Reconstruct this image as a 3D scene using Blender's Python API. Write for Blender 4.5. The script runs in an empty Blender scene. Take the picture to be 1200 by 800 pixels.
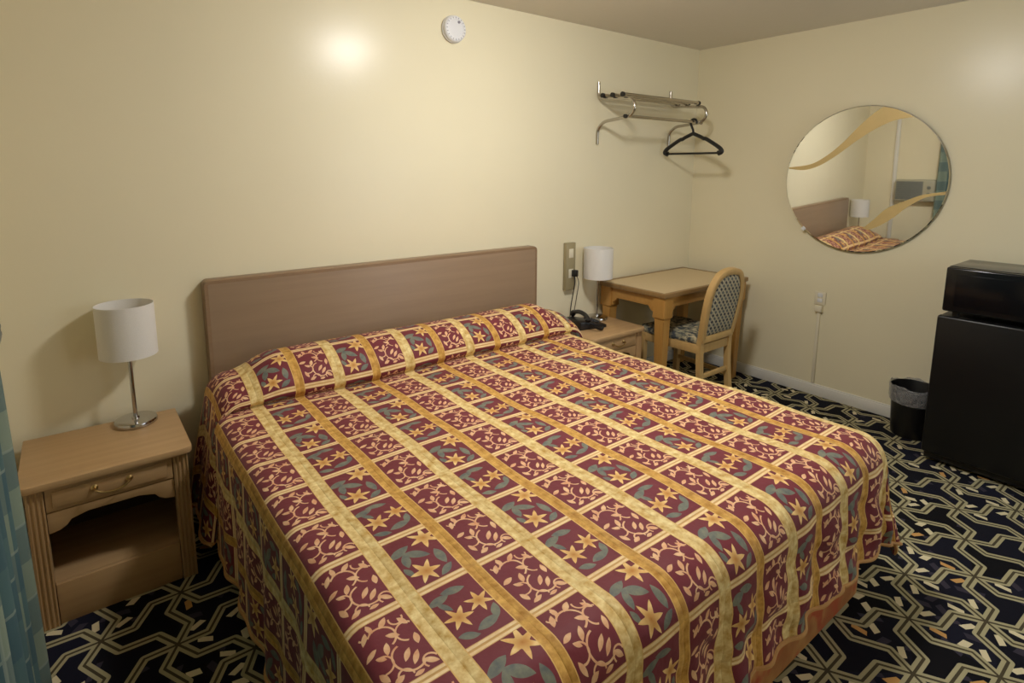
import bpy, bmesh, math, random
from mathutils import Vector, Matrix, Euler
random.seed(7)
PI = math.pi
scene = bpy.context.scene
COL = scene.collection

# ------------------------------------------------------------------ colours / nodes
def lin(c):
    c = c / 255.0
    return c / 12.92 if c <= 0.04045 else ((c + 0.055) / 1.055) ** 2.4
def rgb(r, g, b):
    return (lin(r), lin(g), lin(b), 1.0)

class X:
    """a float socket with arithmetic"""
    def __init__(s, nb, sock): s.nb, s.s = nb, sock
    def __add__(a, b): return a.nb.m('ADD', a, b)
    __radd__ = __add__
    def __sub__(a, b): return a.nb.m('SUBTRACT', a, b)
    def __rsub__(a, b): return a.nb.m('SUBTRACT', b, a)
    def __mul__(a, b): return a.nb.m('MULTIPLY', a, b)
    __rmul__ = __mul__
    def __truediv__(a, b): return a.nb.m('DIVIDE', a, b)
    def __neg__(a): return a.nb.m('MULTIPLY', a, -1.0)
    def lt(a, b): return a.nb.m('LESS_THAN', a, b)
    def gt(a, b): return a.nb.m('GREATER_THAN', a, b)
    def floor(a): return a.nb.m('FLOOR', a)
    def abs(a): return a.nb.m('ABSOLUTE', a)
    def min(a, b): return a.nb.m('MINIMUM', a, b)
    def max(a, b): return a.nb.m('MAXIMUM', a, b)
    def sq(a): return a.nb.m('MULTIPLY', a, a)
    def sqrt(a): return a.nb.m('SQRT', a)
    def mod2(a): return a.nb.m('FLOORED_MODULO', a, 2.0)
    def sin(a): return a.nb.m('SINE', a)
    def cos(a): return a.nb.m('COSINE', a)
    def clamp(a): return a.nb.m('ADD', a, 0.0, clamp=True)

class NB:
    def __init__(s, name, rough=0.5, metal=0.0, spec=0.5):
        s.mat = bpy.data.materials.new(name); s.mat.use_nodes = True
        s.nt = s.mat.node_tree
        s.p = s.nt.nodes['Principled BSDF']
        s.p.inputs['Roughness'].default_value = rough
        s.p.inputs['Metallic'].default_value = metal
        s.p.inputs['Specular IOR Level'].default_value = spec
    def new(s, t): return s.nt.nodes.new(t)
    def put(s, inp, v):
        if isinstance(v, X): s.nt.links.new(v.s, inp)
        elif hasattr(v, 'is_output'): s.nt.links.new(v, inp)
        else: inp.default_value = v
    def m(s, op, *a, clamp=False):
        n = s.new('ShaderNodeMath'); n.operation = op; n.use_clamp = clamp
        for i, v in enumerate(a): s.put(n.inputs[i], v)
        return X(s, n.outputs[0])
    def coords(s, kind='Object'):
        n = s.new('ShaderNodeTexCoord'); return n.outputs[kind]
    def xyz(s, sock):
        n = s.new('ShaderNodeSeparateXYZ'); s.nt.links.new(sock, n.inputs[0])
        return [X(s, o) for o in n.outputs]
    def vec(s, x, y, z=0.0):
        n = s.new('ShaderNodeCombineXYZ')
        for i, v in enumerate((x, y, z)): s.put(n.inputs[i], v)
        return n.outputs[0]
    def mix(s, f, a, b):
        n = s.new('ShaderNodeMix'); n.data_type = 'RGBA'
        s.put(n.inputs[0], f); s.put(n.inputs[6], a); s.put(n.inputs[7], b)
        return n.outputs[2]
    def noise(s, vec, scale=5.0, detail=2.0, rough=0.5):
        n = s.new('ShaderNodeTexNoise'); n.inputs['Scale'].default_value = scale
        n.inputs['Detail'].default_value = detail; n.inputs['Roughness'].default_value = rough
        if vec is not None: s.nt.links.new(vec, n.inputs['Vector'])
        return X(s, n.outputs['Fac'])
    def white(s, vec):
        n = s.new('ShaderNodeTexWhiteNoise'); n.noise_dimensions = '3D'
        s.nt.links.new(vec, n.inputs['Vector'])
        sp = s.new('ShaderNodeSeparateColor'); s.nt.links.new(n.outputs['Color'], sp.inputs[0])
        return [X(s, o) for o in sp.outputs]
    def scale_vec(s, sock, sx, sy, sz):
        n = s.new('ShaderNodeMapping'); n.inputs['Scale'].default_value = (sx, sy, sz)
        s.nt.links.new(sock, n.inputs['Vector']); return n.outputs[0]
    def color(s, c): s.put(s.p.inputs['Base Color'], c)
    def bump(s, h, strength=0.2, dist=0.01):
        n = s.new('ShaderNodeBump'); n.inputs['Strength'].default_value = strength
        n.inputs['Distance'].default_value = dist
        s.put(n.inputs['Height'], h); s.nt.links.new(n.outputs[0], s.p.inputs['Normal'])

def plain(name, c, rough=0.5, metal=0.0, spec=0.5, var=0.06, nscale=30.0):
    """one colour with a little procedural mottling"""
    b = NB(name, rough, metal, spec)
    f = b.noise(b.coords(), nscale, 3.0)
    dark = tuple(v * (1 - var) for v in c[:3]) + (1,)
    light = tuple(min(1, v * (1 + var)) for v in c[:3]) + (1,)
    b.color(b.mix(f, dark, light)); return b

def wood(name, c1, c2, rough=0.45, axis='x', scale=1.0):
    b = NB(name, rough)
    o = b.coords()
    sc = {'x': (2, 40, 40), 'y': (40, 2, 40), 'z': (40, 40, 2)}[axis]
    v = b.scale_vec(o, *[k * scale for k in sc])
    f = b.noise(v, 1.0, 5.0, 0.6)
    f = ((f - 0.5) * 1.8 + 0.5).clamp()
    b.color(b.mix(f, c1, c2)); b.bump(f, 0.08, 0.002)
    return b

# ------------------------------------------------------------------ mesh helpers
class MB:
    def __init__(s): s.bm = bmesh.new()
    def box(s, x0, x1, y0, y1, z0, z1, bev=0.0, seg=2, M=None):
        t = bmesh.new()
        bmesh.ops.create_cube(t, size=1.0)
        for v in t.verts:
            v.co = Vector(((x0 + x1) / 2 + v.co.x * (x1 - x0), (y0 + y1) / 2 + v.co.y * (y1 - y0), (z0 + z1) / 2 + v.co.z * (z1 - z0)))
        if bev > 0:
            bmesh.ops.bevel(t, geom=list(t.edges), offset=bev, segments=seg, profile=0.5, affect='EDGES')
        return s._join(t, M)
    def _join(s, t, M=None):
        if M is not None: bmesh.ops.transform(t, matrix=M, verts=t.verts)
        me = bpy.data.meshes.new('tmp'); t.to_mesh(me); t.free()
        s.bm.from_mesh(me); bpy.data.meshes.remove(me); return s
    def prism(s, pts, depth, M=None, bev=0.0):
        """closed outline in xy (ccw), extruded along +z by depth, then moved by M"""
        t = bmesh.new()
        vs = [t.verts.new((p[0], p[1], 0)) for p in pts]
        f = t.faces.new(vs)
        r = bmesh.ops.extrude_face_region(t, geom=[f])
        for v in r['geom']:
            if isinstance(v, bmesh.types.BMVert): v.co.z += depth
        bmesh.ops.recalc_face_normals(t, faces=t.faces)
        if bev > 0:
            es = [e for e in t.edges if abs(e.verts[0].co.z - e.verts[1].co.z) < 1e-6]
            bmesh.ops.bevel(t, geom=es, offset=bev, segments=2, profile=0.5, affect='EDGES')
        return s._join(t, M)
    def lathe(s, prof, n=40, M=None, sx=1.0, sy=1.0):
        t = bmesh.new(); rings = []
        for (r, z) in prof:
            if r < 1e-6: rings.append([t.verts.new((0, 0, z))])
            else: rings.append([t.verts.new((r * sx * math.cos(2 * PI * k / n), r * sy * math.sin(2 * PI * k / n), z)) for k in range(n)])
        for a, b in zip(rings[:-1], rings[1:]):
            for k in range(n):
                k2 = (k + 1) % n
                if len(a) == 1 and len(b) == 1: continue
                if len(a) == 1: t.faces.new((a[0], b[k], b[k2]))
                elif len(b) == 1: t.faces.new((a[k], a[k2], b[0]))
                else: t.faces.new((a[k], a[k2], b[k2], b[k]))
        bmesh.ops.recalc_face_normals(t, faces=t.faces)
        return s._join(t, M)
    def tube(s, path, r, n=10, closed=False, M=None, prof=None, up=None):
        """sweep a circle (or a given profile list of (a,b)) along the path"""
        P = [Vector(p) for p in path]; N = len(P)
        t = bmesh.new(); rings = []
        prev = None
        for i in range(N):
            if closed: d = P[(i + 1) % N] - P[i - 1]
            else: d = P[min(i + 1, N - 1)] - P[max(i - 1, 0)]
            d.normalize()
            if up is not None: a = Vector(up) - d * Vector(up).dot(d)
            elif prev is None:
                a = Vector((0, 0, 1)) if abs(d.z) < 0.9 else Vector((1, 0, 0))
                a = a - d * a.dot(d)
            else: a = prev - d * prev.dot(d)
            a.normalize(); prev = a; b = d.cross(a)
            rr = r[i] if isinstance(r, (list, tuple)) else r
            if prof: ring = [t.verts.new(P[i] + a * q[0] + b * q[1]) for q in prof]
            else: ring = [t.verts.new(P[i] + (a * math.cos(2 * PI * k / n) + b * math.sin(2 * PI * k / n)) * rr) for k in range(n)]
            rings.append(ring)
        m = len(rings[0])
        for i in range(N if closed else N - 1):
            A, B = rings[i], rings[(i + 1) % N]
            for k in range(m):
                t.faces.new((A[k], A[(k + 1) % m], B[(k + 1) % m], B[k]))
        if not closed:
            t.faces.new(rings[0][::-1]); t.faces.new(rings[-1])
        bmesh.ops.recalc_face_normals(t, faces=t.faces)
        return s._join(t, M)
    def build(s, name, mat, parent=None, smooth=35, loc=None):
        me = bpy.data.meshes.new(name); s.bm.to_mesh(me); s.bm.free()
        if smooth:
            for p in me.polygons: p.use_smooth = True
            me.set_sharp_from_angle(angle=math.radians(smooth))
        me.materials.append(mat.mat if isinstance(mat, NB) else mat)
        o = bpy.data.objects.new(name, me); COL.objects.link(o)
        if parent is not None: o.parent = parent
        if loc is not None: o.location = loc
        return o

def arc(cx, cy, r, a0, a1, n=10):
    return [(cx + r * math.cos(math.radians(a0 + (a1 - a0) * i / n)), cy + r * math.sin(math.radians(a0 + (a1 - a0) * i / n))) for i in range(n + 1)]
def smooth_path(pts, n=8):
    P = [Vector(p) for p in pts]; out = []
    for i in range(len(P) - 1):
        p0 = P[max(i - 1, 0)]; p1 = P[i]; p2 = P[i + 1]; p3 = P[min(i + 2, len(P) - 1)]
        for k in range(n):
            t = k / n
            out.append(0.5 * ((2 * p1) + (p2 - p0) * t + (2 * p0 - 5 * p1 + 4 * p2 - p3) * t * t + (3 * p1 - p0 - 3 * p2 + p3) * t ** 3))
    out.append(P[-1]); return out
def fillet_path(pts, r, n=6):
    """polyline with rounded corners"""
    P = [Vector(p) for p in pts]; out = [P[0]]
    for i in range(1, len(P) - 1):
        a = (P[i - 1] - P[i]); b = (P[i + 1] - P[i])
        d = min(r, a.length * .49, b.length * .49)
        s, e = P[i] + a.normalized() * d, P[i] + b.normalized() * d
        for k in range(n + 1):
            t = k / n
            out.append(s * (1 - t) ** 2 + P[i] * 2 * t * (1 - t) + e * t * t)
    out.append(P[-1]); return out

def tag(o, label, cat, group=None):
    o['label'] = label; o['category'] = cat
    if group: o['group'] = group
    return o
def thing(name, label, cat, loc=(0, 0, 0), rz=0.0, group=None):
    o = bpy.data.objects.new(name, None); COL.objects.link(o)
    o.empty_display_size = 0.1
    o.location = loc; o.rotation_euler = (0, 0, rz)
    return tag(o, label, cat, group)
def struct(o): o['kind'] = 'structure'; return o
def copy_tree(o, parent=None):
    c = o.copy(); COL.objects.link(c)
    if parent is not None: c.parent = parent
    for ch in list(o.children): copy_tree(ch, c)
    return c

# ------------------------------------------------------------------ dimensions of the room
XR, XL, YB, YF, H = 3.915, -0.36, 0.0, -4.1, 2.44

# ------------------------------------------------------------------ materials
def wall_paint(name, c):
    b = NB(name, 0.27, 0, 0.26)
    o = b.coords()
    n1 = b.noise(b.scale_vec(o, 1, 1, 1), 2.2, 3.0)
    b.color(b.mix(n1, tuple(v * .97 for v in c[:3]) + (1,), tuple(min(1, v * 1.03) for v in c[:3]) + (1,)))
    n2 = b.noise(b.scale_vec(o, 60, 60, 60), 1.0, 2.0)
    b.bump(n2, 0.10, 0.002); return b
M_WALL = wall_paint('cream_gloss_paint', rgb(234, 225, 195))
M_CEIL = plain('ceiling_paint', rgb(228, 222, 210), 0.85, var=0.02)
M_BASE = plain('white_baseboard_paint', rgb(226, 224, 216), 0.4, var=0.02)
M_HEAD = wood('headboard_laminate', rgb(143, 120, 97), rgb(157, 133, 108), 0.38, 'x', 0.6)
M_HEAD_EDGE = wood('headboard_edging', rgb(134, 108, 82), rgb(146, 120, 92), 0.4, 'x')
M_OAK = wood('light_oak_laminate', rgb(180, 145, 102), rgb(196, 161, 116), 0.42, 'x', 0.8)
M_OAKV = wood('light_oak_laminate_upright', rgb(168, 134, 92), rgb(184, 149, 106), 0.42, 'z', 0.8)
M_DESKW = wood('desk_honey_wood', rgb(176, 130, 64), rgb(196, 148, 80), 0.4, 'x', 0.8)
M_DESKWV = wood('desk_honey_wood_upright', rgb(176, 130, 64), rgb(196, 148, 80), 0.4, 'z', 0.8)
M_DESKTOP = plain('desk_beige_laminate', rgb(205, 182, 142), 0.4, var=0.04, nscale=60)
M_DESKEDGE = wood('desk_edge_wood', rgb(134, 104, 64), rgb(150, 118, 74), 0.4, 'x')
M_CHAIRW = wood('chair_blond_wood', rgb(192, 156, 98), rgb(206, 170, 112), 0.4, 'z', 0.8)
M_CHROME = NB('brushed_chrome', 0.16, 1.0); M_CHROME.color(rgb(196, 194, 192))
M_BRASS = NB('brass_pull', 0.3, 1.0); M_BRASS.color(rgb(206, 176, 120))
M_STEEL = NB('rack_chrome', 0.22, 1.0); M_STEEL.color(rgb(188, 182, 172))
M_BLACK = plain('black_plastic', rgb(24, 23, 24), 0.35, var=0.1)
M_BLACKG = plain('black_gloss_plastic', rgb(16, 17, 21), 0.18, var=0.05)
M_FRIDGE = plain('fridge_black_enamel', rgb(13, 13, 16), 0.36, var=0.15, nscale=200)
M_CAP = plain('black_rubber_cap', rgb(30, 28, 26), 0.6)
M_WHITEP = plain('white_plastic', rgb(226, 226, 228), 0.4, var=0.02)
M_CREAMP = plain('cream_plastic', rgb(228, 220, 196), 0.4, var=0.02)
M_GREYBOX = plain('grey_beige_metal', rgb(158, 146, 112), 0.45, var=0.04)
M_AC = plain('air_conditioner_plastic', rgb(176, 172, 150), 0.45, var=0.03)
M_ACG = plain('air_conditioner_grille', rgb(118, 122, 116), 0.5, var=0.05)
M_SHADE = NB('white_lamp_fabric', 0.85)
_f = M_SHADE.noise(M_SHADE.scale_vec(M_SHADE.coords(), 1, 1, 1), 260.0, 1.0)
M_SHADE.color(M_SHADE.mix(_f, rgb(222, 219, 213), rgb(232, 229, 223))); M_SHADE.bump(_f, .1, .001)
M_MIRROR = NB('mirror_silver', 0.02, 1.0); M_MIRROR.color((.86, .87, .85, 1))
M_MEDGE = NB('mirror_edge', 0.15, 0.6); M_MEDGE.color(rgb(150, 140, 110))
M_GOLD = plain('frosted_gold', rgb(208, 182, 124), 0.5, 0.3, var=0.08, nscale=8)
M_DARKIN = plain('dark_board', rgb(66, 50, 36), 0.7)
M_LINER = NB('clear_bin_liner', 0.3); M_LINER.color(rgb(170, 170, 172)); M_LINER.p.inputs['Alpha'].default_value = 0.42
_n = M_LINER.noise(M_LINER.coords(), 40, 3); M_LINER.bump(_n, .8, .02)
M_MATT = plain('mattress_ticking', rgb(220, 214, 204), 0.9)
M_TEAL = None

# skirt : faded floral in orange, gold and brown
M_SKIRT = NB('floral_box_spring_cover', 0.85)
_o = M_SKIRT.coords()
_a = ((M_SKIRT.noise(_o, 7.0, 3.0) - .5) * 4 + .5).clamp(); _b = ((M_SKIRT.noise(M_SKIRT.scale_vec(_o, 1.3, .9, 1.1), 11.0, 2.0) - .55) * 6 + .5).clamp()
M_SKIRT.color(M_SKIRT.mix(_b, M_SKIRT.mix(_a, rgb(168, 106, 56), rgb(200, 150, 86)), rgb(180, 84, 48)))

# ceiling lamp glass
M_LAMP = bpy.data.materials.new('lit_opal_glass'); M_LAMP.use_nodes = True
_nt = M_LAMP.node_tree; _nt.nodes.remove(_nt.nodes['Principled BSDF'])
_e = _nt.nodes.new('ShaderNodeEmission'); _e.inputs[0].default_value = (1.0, 0.982, 0.955, 1); _e.inputs[1].default_value = 114.0
_nt.links.new(_e.outputs[0], _nt.nodes['Material Output'].inputs[0])

M_DAY = bpy.data.materials.new('daylit_frosted_pane'); M_DAY.use_nodes = True
_nt = M_DAY.node_tree; _nt.nodes.remove(_nt.nodes['Principled BSDF'])
_e = _nt.nodes.new('ShaderNodeEmission'); _e.inputs[0].default_value = (.78, .89, 1.0, 1); _e.inputs[1].default_value = 3.4
_nt.links.new(_e.outputs[0], _nt.nodes['Material Output'].inputs[0])

# ---- carpet : hexagonal lattice of pinwheel links with scattered diamonds
def carpet_material():
    b = NB('patterned_hotel_carpet', 0.95, 0, 0.15)
    o = b.coords('Object'); x, y, z = b.xyz(o)
    L, ang = 0.259, math.radians(20.0)
    ox, oy = 2.611, -2.001
    dx = x - ox; dy = y - oy
    c, s_ = math.cos(ang) / L, math.sin(ang) / L
    px = dx * c + dy * s_; py = dy * c - dx * s_
    v = py / 0.8660254; u = px - v * 0.5
    i = u.floor(); j = v.floor(); fu = u - i; fv = v - j
    dn = (fu + fv).gt(1.0)
    fu2 = fu + dn * (1.0 - 2.0 * fu); fv2 = fv + dn * (1.0 - 2.0 * fv)
    qx = fu2 + fv2 * 0.5; qy = fv2 * 0.8660254
    def seg(ax, ay, bx, by):
        ex, ey = bx - ax, by - ay; l2 = ex * ex + ey * ey
        t = ((qx - ax) * (ex / l2) + (qy - ay) * (ey / l2)).clamp()
        return ((qx - ax - t * ex).sq() + (qy - ay - t * ey).sq())
    T = [(0, 0), (1, 0), (.5, .8660254)]
    d = None
    for k in range(3):
        A, B = T[k], T[(k + 1) % 3]
        ex, ey = B[0] - A[0], B[1] - A[1]; nx, ny = -ey, ex
        P1 = (A[0] + ex * .335 - nx * .125, A[1] + ey * .335 - ny * .125)
        P2 = (A[0] + ex * .665 + nx * .125, A[1] + ey * .665 + ny * .125)
        for a, e in ((A, P1), (P1, P2), (P2, B)):
            q = seg(a[0], a[1], e[0], e[1]); d = q if d is None else d.min(q)
    d = d.sqrt() * L
    band = d.lt(0.0155); core = d.lt(0.0042)
    hid = b.white(b.vec(i + 0.37, j + 0.61, dn * 7.3))
    hid2 = b.white(b.vec(i + 3.37, j - 0.61, dn * 5.1 + 2.0))
    # ground : black / navy per cell
    ground = b.mix(hid[2], rgb(13, 12, 16), rgb(26, 27, 44))
    col = ground
    def dia(cx, cy, rot, a, w, on, colr, col):
        cr, sr = math.cos(rot), math.sin(rot)
        ddx = qx - cx; ddy = qy - cy
        m1 = (ddx * cr + ddy * sr).abs() / a; m2 = (ddy * (cr) - ddx * sr + (ddx * cr + ddy * sr) * .35).abs() / w
        return b.mix(m1.max(m2).lt(1.0) * on, col, colr)
    cen = (.5, .2887)
    gate = b.white(b.vec(i * 1.7 + 11.3, j * 2.1 + 4.7, dn * 3.1 + 5.0))[0].gt(0.48)
    cream, tan = rgb(224, 212, 174), rgb(206, 158, 94)
    dusk = rgb(58, 54, 66)
    for k in range(3):
        a = 2 * PI * k / 3
        def rot(p):
            X0, Y0 = p[0] - cen[0], p[1] - cen[1]
            return (cen[0] + X0 * math.cos(a) - Y0 * math.sin(a), cen[1] + X0 * math.sin(a) + Y0 * math.cos(a))
        p = rot((.30, .10)); q = rot((.56, .19)); w = rot((.42, .03))
        col = dia(p[0], p[1], a + .5, .088, .042, gate * hid[k].gt(0.30), b.mix(hid2[k].gt(.82), cream, tan), col)
        col = dia(q[0], q[1], a + 1.9, .072, .05, gate * hid2[k].gt(0.62), b.mix(hid[(k + 1) % 3].gt(.6), cream, dusk), col)
        col = dia(w[0], w[1], a + .1, .05, .035, hid2[(k + 1) % 3].gt(0.62), dusk, col)
    fib = b.noise(o, 700.0, 1.0)
    line = b.mix(core, rgb(176, 168, 132), rgb(78, 70, 52))
    col = b.mix(band, col, line)
    col = b.mix((fib - .35) * 0.5, col, rgb(18, 15, 13))
    b.color(col); b.bump(fib, .4, .003)
    return b
M_CARPET = carpet_material()

# ---- bedspread
def bedspread_material():
    b = NB('patchwork_quilt_print', 0.62, 0, 0.3)
    n = b.new('ShaderNodeUVMap'); n.uv_map = 'UVMap'
    U, V, _ = b.xyz(n.outputs[0])
    W, R = 0.1685, 0.2
    cu = (U - 0.462) / W; cv = (V + 1.895) / R
    i = cu.floor(); j = cv.floor(); fu = cu - i; fv = cv - j
    odd = i.mod2()                     # 0 floral, 1 vine
    jod = j.mod2()
    ds = fu.min(1.0 - fu) * W          # distance to the nearest stripe
    db = fv.min(1.0 - fv) * R
    near = (cu + 0.5).floor().mod2()   # 0 light, 1 dark stripe
    px = (fu - 0.5) * W; py = (fv - 0.5) * R
    uv3 = b.vec(U, V, 0.0)
    # soft wobble so printed motifs look hand drawn and differ from cell to cell
    wob = b.noise(b.vec(U, V, 1.7), 9.0, 1.0)
    wx = px + (wob - .5) * 0.014; wy = py + (b.noise(b.vec(U, V, 5.2), 9.0, 1.0) - .5) * 0.014
    def leaf(cx, cy, deg, a, w, X_=wx, Y_=wy):
        c, s = math.cos(math.radians(deg)), math.sin(math.radians(deg))
        lx = (X_ - cx) * (c / a) + (Y_ - cy) * (s / a)
        ly = ((Y_ - cy) * c - (X_ - cx) * s).abs()
        return ly.lt((1.0 - lx.sq()) * w)
    def flower(cx, cy, r, ph, X_=wx, Y_=wy, k=6):
        ddx = X_ - cx; ddy = Y_ - cy
        th = b.m('ARCTAN2', ddy, ddx)
        rr = (ddx.sq() + ddy.sq()).sqrt()
        return rr.lt((1.0 - ((th * (float(k) / 2) + ph).sin().abs()) * .60) * r), rr
    def ring(cx, cy, r, w, X_=wx, Y_=wy, cut=None):
        d = ((X_ - cx).sq() + (Y_ - cy).sq()).sqrt()
        m = (d - r).abs().lt(w)
        if cut is not None:
            c, s = math.cos(math.radians(cut)), math.sin(math.radians(cut))
            m = m * (((X_ - cx) * c + (Y_ - cy) * s).gt(-0.25 * r))
        return m
    def allmax(l):
        m = l[0]
        for q in l[1:]: m = m.max(q)
        return m
    # --- vine motif
    vines = [ring(-.012, .036, .030, .0023, cut=40), ring(.016, -.034, .034, .0023, cut=-150), ring(.040, .024, .024, .0021, cut=150), ring(-.036, -.026, .020, .0021, cut=0),
             ring(-.010, -.072, .016, .0020, cut=100), ring(.034, .066, .015, .0020, cut=-100), ring(-.040, .070, .014, .0020, cut=-60), ring(.046, -.066, .015, .0020, cut=120)]
    buds = [leaf(-.043, .058, 60, .0155, .0066), leaf(-.024, .074, 100, .0135, .0062), leaf(.006, .072, 40, .0155, .0066), leaf(.044, .052, 120, .0145, .0062),
            leaf(-.046, .012, 20, .0155, .0066), leaf(.010, .030, 150, .0155, .0066), leaf(-.014, .004, 70, .0165, .0066), leaf(.048, -.004, 80, .0155, .0066),
            leaf(.014, -.030, 50, .0175, .006), leaf(.026, -.044, 50, .0175, .006), leaf(-.046, -.050, 110, .0155, .0066), leaf(-.026, -.072, 20, .0145, .0062),
            leaf(.046, -.066, 140, .0155, .0066), leaf(.014, -.078, 10, .012, .005), leaf(-.034, -.010, 140, .012, .005)]
    vine = allmax(vines + buds)
    # --- floral motif A (two stars) and B (lily with leaves)
    fA1, r1 = flower(-.026, -.012, .036, .4); fA2, r2 = flower(.036, .004, .034, 1.6)
    fB1, r3 = flower(.040, .058, .042, 2.2, k=6); fB2, r4 = flower(-.012, -.050, .038, .2, k=6)
    lA = allmax([leaf(-.036, .054, 15, .030, .012), leaf(.006, .066, 170, .030, .011), leaf(-.034, .030, 120, .020, .008), leaf(.020, -.058, 10, .032, .012), leaf(.050, -.040, 70, .022, .010), leaf(-.034, -.066, 160, .024, .010)])
    lB = allmax([leaf(-.036, .040, 20, .032, .013), leaf(-.004, .012, -35, .034, .013), leaf(-.034, .004, 80, .026, .011), leaf(.042, -.024, 95, .030, .012), leaf(.034, -.070, 30, .024, .010), leaf(-.046, -.034, 110, .018, .008)])
    fl = fA1.max(fA2); flB = fB1.max(fB2)
    fl = fl + jod * (flB - fl); lf = lA + jod * (lB - lA)
    rr = r1.min(r2); rB = r3.min(r4); rr = rr + jod * (rB - rr)
    # --- colours
    mott = ((b.noise(uv3, 38.0, 3.0, 0.6) - .5) * 2.6 + .5).clamp()
    big = b.noise(uv3, 5.0, 2.0)
    burg = b.mix(big, rgb(108, 36, 42), rgb(122, 46, 60))
    leafc = b.mix(mott, rgb(94, 100, 98), rgb(130, 132, 112))
    flc = b.mix((rr * 40.0).clamp(), rgb(190, 126, 50), b.mix(mott, rgb(228, 178, 98), rgb(246, 216, 150)))
    vinec = b.mix(mott, rgb(218, 156, 114), rgb(240, 202, 156))
    patch = b.mix(lf, burg, leafc); patch = b.mix(fl, patch, flc)
    patchv = b.mix(vine, burg, vinec)
    cell = b.mix(odd, patch, patchv)
    # crossbar with paler lines along it
    bar = b.mix((db - .0062).abs().lt(.0034), rgb(214, 170, 106), b.mix(mott, rgb(232, 196, 140), rgb(250, 226, 180)))
    cell = b.mix(db.lt(0.0115), cell, bar)
    lightc = b.mix(mott, rgb(194, 150, 70), rgb(246, 226, 164))
    darkc = b.mix(mott, rgb(172, 120, 42), rgb(226, 178, 92))
    strip = b.mix(near, lightc, darkc)
    width = 0.0235 - near * 0.0055
    edge = (ds - width).abs().lt(.0013)
    cell = b.mix(ds.lt(width), cell, strip)
    cell = b.mix(edge, cell, rgb(226, 186, 112))
    b.color(cell)
    # quilting
    q = (fu * (1.0 - fu) * 4.0).sqrt() * (fv * (1.0 - fv) * 4.0).sqrt()
    q = q + (b.noise(uv3, 22.0, 3.0) - .5) * 0.5
    b.bump(q, 0.55, 0.012)
    b.p.inputs['Sheen Weight'].default_value = 0.08
    return b
M_QUILT = bedspread_material()
M_HEM = plain('gold_hem_binding', rgb(198, 150, 92), 0.7, var=0.15)

# ---- curtain : teal plaid
def curtain_material():
    b = NB('teal_plaid_curtain', 0.8, 0, 0.2)
    n = b.new('ShaderNodeUVMap'); n.uv_map = 'UVMap'
    u, v, _ = b.xyz(n.outputs[0])
    fu = b.m('FLOORED_MODULO', u, 0.24); fv = b.m('FLOORED_MODULO', v, 0.22)
    a = fu.lt(0.12); c = fv.lt(0.11)
    col = b.mix(a, rgb(82, 108, 110), rgb(130, 144, 128)); col = b.mix(c * 0.5, col, rgb(62, 88, 100))
    l = (fu - .12).abs().lt(.004).max((fv - .11).abs().lt(.004))
    col = b.mix(l * .6, col, rgb(146, 158, 146))
    b.color(col); b.bump(b.noise(b.coords(), 400, 1), .1, .001); return b
M_CURT = curtain_material()

# ---- chair fabrics
def weave_material():
    b = NB('lattice_weave_fabric', 0.85, 0, 0.2)
    x, y, z = b.xyz(b.coords())
    s = 0.040
    p = (x + z) / s; q = (x - z) / (s * 1.15)
    a = (p - p.floor()).lt(.42); c = (q - q.floor()).lt(.42)
    k = ((p.floor() + q.floor()).mod2())
    col = b.mix(a, rgb(96, 98, 98), rgb(190, 178, 148)); col = b.mix(c * .8, col, rgb(176, 168, 144))
    col = b.mix(k * (1.0 - a) * (1.0 - c), col, rgb(66, 66, 72)); b.color(col); return b
M_WEAVE = weave_material()
M_SEATF = NB('floral_seat_fabric', 0.85, 0, 0.2)
_o = M_SEATF.coords()
_a = ((M_SEATF.noise(_o, 26.0, 2.0) - .5) * 8 + .5).clamp(); _b = ((M_SEATF.noise(M_SEATF.scale_vec(_o, 1.2, .8, 1), 33.0, 2.0) - .58) * 10 + .5).clamp()
M_SEATF.color(M_SEATF.mix(_b, M_SEATF.mix(_a, rgb(74, 78, 80), rgb(150, 146, 124)), rgb(196, 184, 150)))

# ------------------------------------------------------------------ ROOM
T = 0.12
struct(MB().box(XL - T, XR + T, YF - T, YB + T, -0.1, 0.0).build('floor', M_CARPET, smooth=0))
struct(MB().box(XL - T, XR + T, YF - T, YB + T, H, H + 0.1).build('ceiling', M_CEIL, smooth=0))
struct(MB().box(XL - T, XR + T, YB, YB + T, 0, H).build('wall_back', M_WALL, smooth=0))
struct(MB().box(XR, XR + T, YF, YB, 0, H).build('wall_right', M_WALL, smooth=0))
struct(MB().box(XL - T, XL, YF, YB, 0, H).build('wall_left', M_WALL, smooth=0))
WX0, WX1, WZ0, WZ1 = 2.35, 3.70, .75, 2.10
m = MB(); m.box(XL - T, WX0, YF - T, YF, 0, H); m.box(WX1, XR + T, YF - T, YF, 0, H); m.box(WX0, WX1, YF - T, YF, 0, WZ0); m.box(WX0, WX1, YF - T, YF, WZ1, H)
struct(m.build('wall_front', M_WALL, smooth=0))
wf = MB()
for a in ((WX0, WX0 + .05, WZ0, WZ1), (WX1 - .05, WX1, WZ0, WZ1), (WX0 + .05, WX1 - .05, WZ0, WZ0 + .05), (WX0 + .05, WX1 - .05, WZ1 - .05, WZ1), ((WX0 + WX1) / 2 - .02, (WX0 + WX1) / 2 + .02, WZ0 + .05, WZ1 - .05)):
    wf.box(a[0], a[1], YF - .08, YF - .02, a[2], a[3], .003)
win = struct(wf.build('window_1', M_BASE))
MB().box(WX0 + .04, WX1 - .04, YF - .054, YF - .046, WZ0 + .04, WZ1 - .04).build('daylit_pane', M_DAY, win, smooth=0)
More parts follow.
